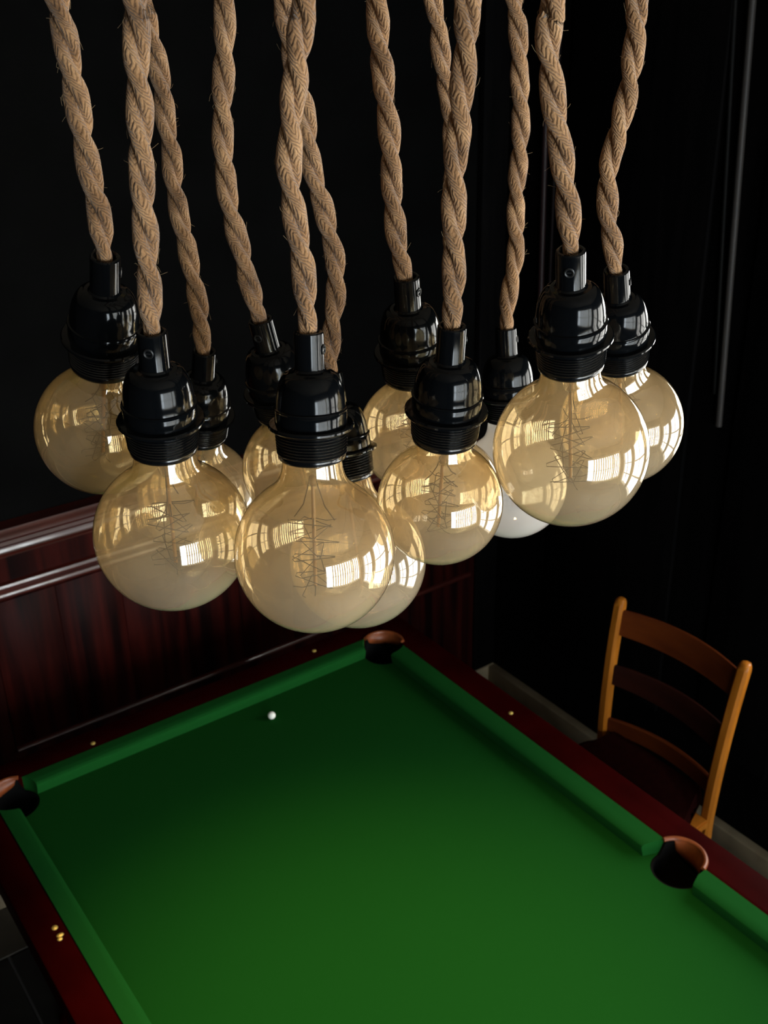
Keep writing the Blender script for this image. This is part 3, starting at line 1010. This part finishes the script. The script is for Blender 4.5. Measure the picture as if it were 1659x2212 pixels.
    obj('stem_bead', bm, M_ROD, bulb, True)
    zr = zc - .46 * Rm
    bm = bmesh.new()
    tube(bm, [Vector((0, 0, z_)) * k / 1000 for z_ in (-86, (-86 + zr) / 2, zr)], .0012 * k, 8)
    obj('support_rod', bm, M_ROD, bulb, True, 60)
    zt = min(-96, zc + .45 * Rm)
    for s in (1, -1):
        bm = bmesh.new()
        tube(bm, [Vector(v) * k / 1000 for v in ((s * 1.8, 0, -84), (s * 3.2, .5, -91), (s * 6.5, 1.2, (zt - 91) / 2 - 1.5), (s * .26 * Rm, 1.5, zt))], .0004 * k, 5)
        obj('lead_wire', bm, M_FIL, bulb, True)
    fp = []
    ns = 20
    zb = zc - .46 * Rm
    a0 = random.uniform(0, 6.28)
    for i in range(ns + 1):
        t = i / ns
        rad = (.31 if i % 2 == 0 else .25) * Rm
        a = a0 + i * radians(147)
        fp.append(Vector((rad * cos(a), rad * sin(a), zt + (zb - zt) * t + random.uniform(-.6, .6))) * k / 1000)
        # a small loop at the hook
        a2 = a + .16
        fp.append(Vector((rad * 1.02 * cos(a2), rad * 1.02 * sin(a2), zt + (zb - zt) * t - .9)) * k / 1000)
    bm = bmesh.new(); tube(bm, fp, .00030 * k, 4)
    obj('filament', bm, M_FIL, bulb, True)
    for zz in (zt, zb):
        bm = bmesh.new()
        for j in range(4):
            a = a0 + j * pi / 2
            tube(bm, [Vector((0, 0, zz + 1.0)) * k / 1000, Vector((.16 * Rm * cos(a), .16 * Rm * sin(a), zz - .8)) * k / 1000, Vector((.28 * Rm * cos(a), .28 * Rm * sin(a), zz)) * k / 1000], .00030 * k, 4)
        obj('filament_hook', bm, M_FIL, bulb, True)

    # twisted pair of braided jute sleeves
    path = [G - ax * .006 * k] + [Vector(p) for p in rope[1:]]
    last = path[-1]
    dirn = (path[-1] - path[-3]).normalized()
    up1 = last + (dirn * .5 + Vector((0, 0, .5))).normalized() * .08
    fine = spline(path + [up1, up1 + Vector((dirn.x * .05, dirn.y * .05, .12))], .0035)
    e = fine[-1]
    nseg = int((ZC + .004 - e.z) / .012)
    fine += [Vector((e.x, e.y, e.z + (ZC + .004 - e.z) * i / nseg)) for i in range(1, nseg + 1)]
    fr = frames(fine)
    ln = [0.0]
    for a, b in zip(fine[:-1], fine[1:]): ln.append(ln[-1] + (b - a).length)
    ph0 = random.uniform(0, 6.28)
    pitch = .060 * k * random.uniform(.93, 1.08)
    for s in (0, 1):
        bm = bmesh.new()
        uvl = bm.loops.layers.uv.new('UVMap')
        rings = []
        nn = 14
        for p, (t, a, b), l in zip(fine, fr, ln):
            ph = ph0 + s * pi - 2 * pi * l / pitch
            sq = min(1.0, l / .03 + .35)
            rd = a * cos(ph) + b * sin(ph)          # outwards from the cord's core
            tg = -a * sin(ph) + b * cos(ph)
            c0 = p + rd * (.0031 * k * sq)
            wv = 1 + .05 * sin(l * 310 + s * 2 + key) + .04 * sin(l * 127 + key * 3)
            kr, kt = (.0036) * k * (.75 + .25 * sq) * wv, .0046 * k * (.62 + .38 * sq) * wv
            rings.append([bm.verts.new(Mi @ (c0 + rd * (kr * cos(2 * pi * j / nn)) + tg * (kt * sin(2 * pi * j / nn)))) for j in range(nn)])
        for i in range(len(rings) - 1):
            for j in range(nn):
                f = bm.faces.new((rings[i][j], rings[i][(j + 1) % nn], rings[i + 1][(j + 1) % nn], rings[i + 1][j]))
                for lp, u_, v_ in zip(f.loops, (j / nn, (j + 1) / nn, (j + 1) / nn, j / nn), (ln[i], ln[i], ln[i + 1], ln[i + 1])):
                    lp[uvl].uv = (u_, v_ * 1000)
        bm.faces.new(list(reversed(rings[0]))); bm.faces.new(rings[-1])
        strand = obj('cord_strand', bm, M_JUTE, root, True)
        # loose jute fibres standing off the strand
        me = strand.data
        bm = bmesh.new()
        nv = sum(1 for l in ln if l < .36) * nn
        for q in range(36):
            v = me.vertices[random.randrange(nn * 3, nv)]
            nrm = Vector(v.normal)
            tn = Vector((random.uniform(-.5, .5), random.uniform(-.5, .5), random.uniform(-1, 1)))
            tn = (tn - nrm * tn.dot(nrm)).normalized()
            ln_ = random.uniform(.003, .007) * k
            p0 = Vector(v.co) - nrm * .0003
            p1 = p0 + tn * ln_ * .5 + nrm * random.uniform(.0006, .0016)
            p2 = p0 + tn * ln_ + nrm * random.uniform(-.0002, .0022)
            tube(bm, [p0, p1, p2], (.00006) * k, 3, None, False)
        tag(obj('jute_fibre', bm, M_FIBRE, strand, True), kind='stuff')
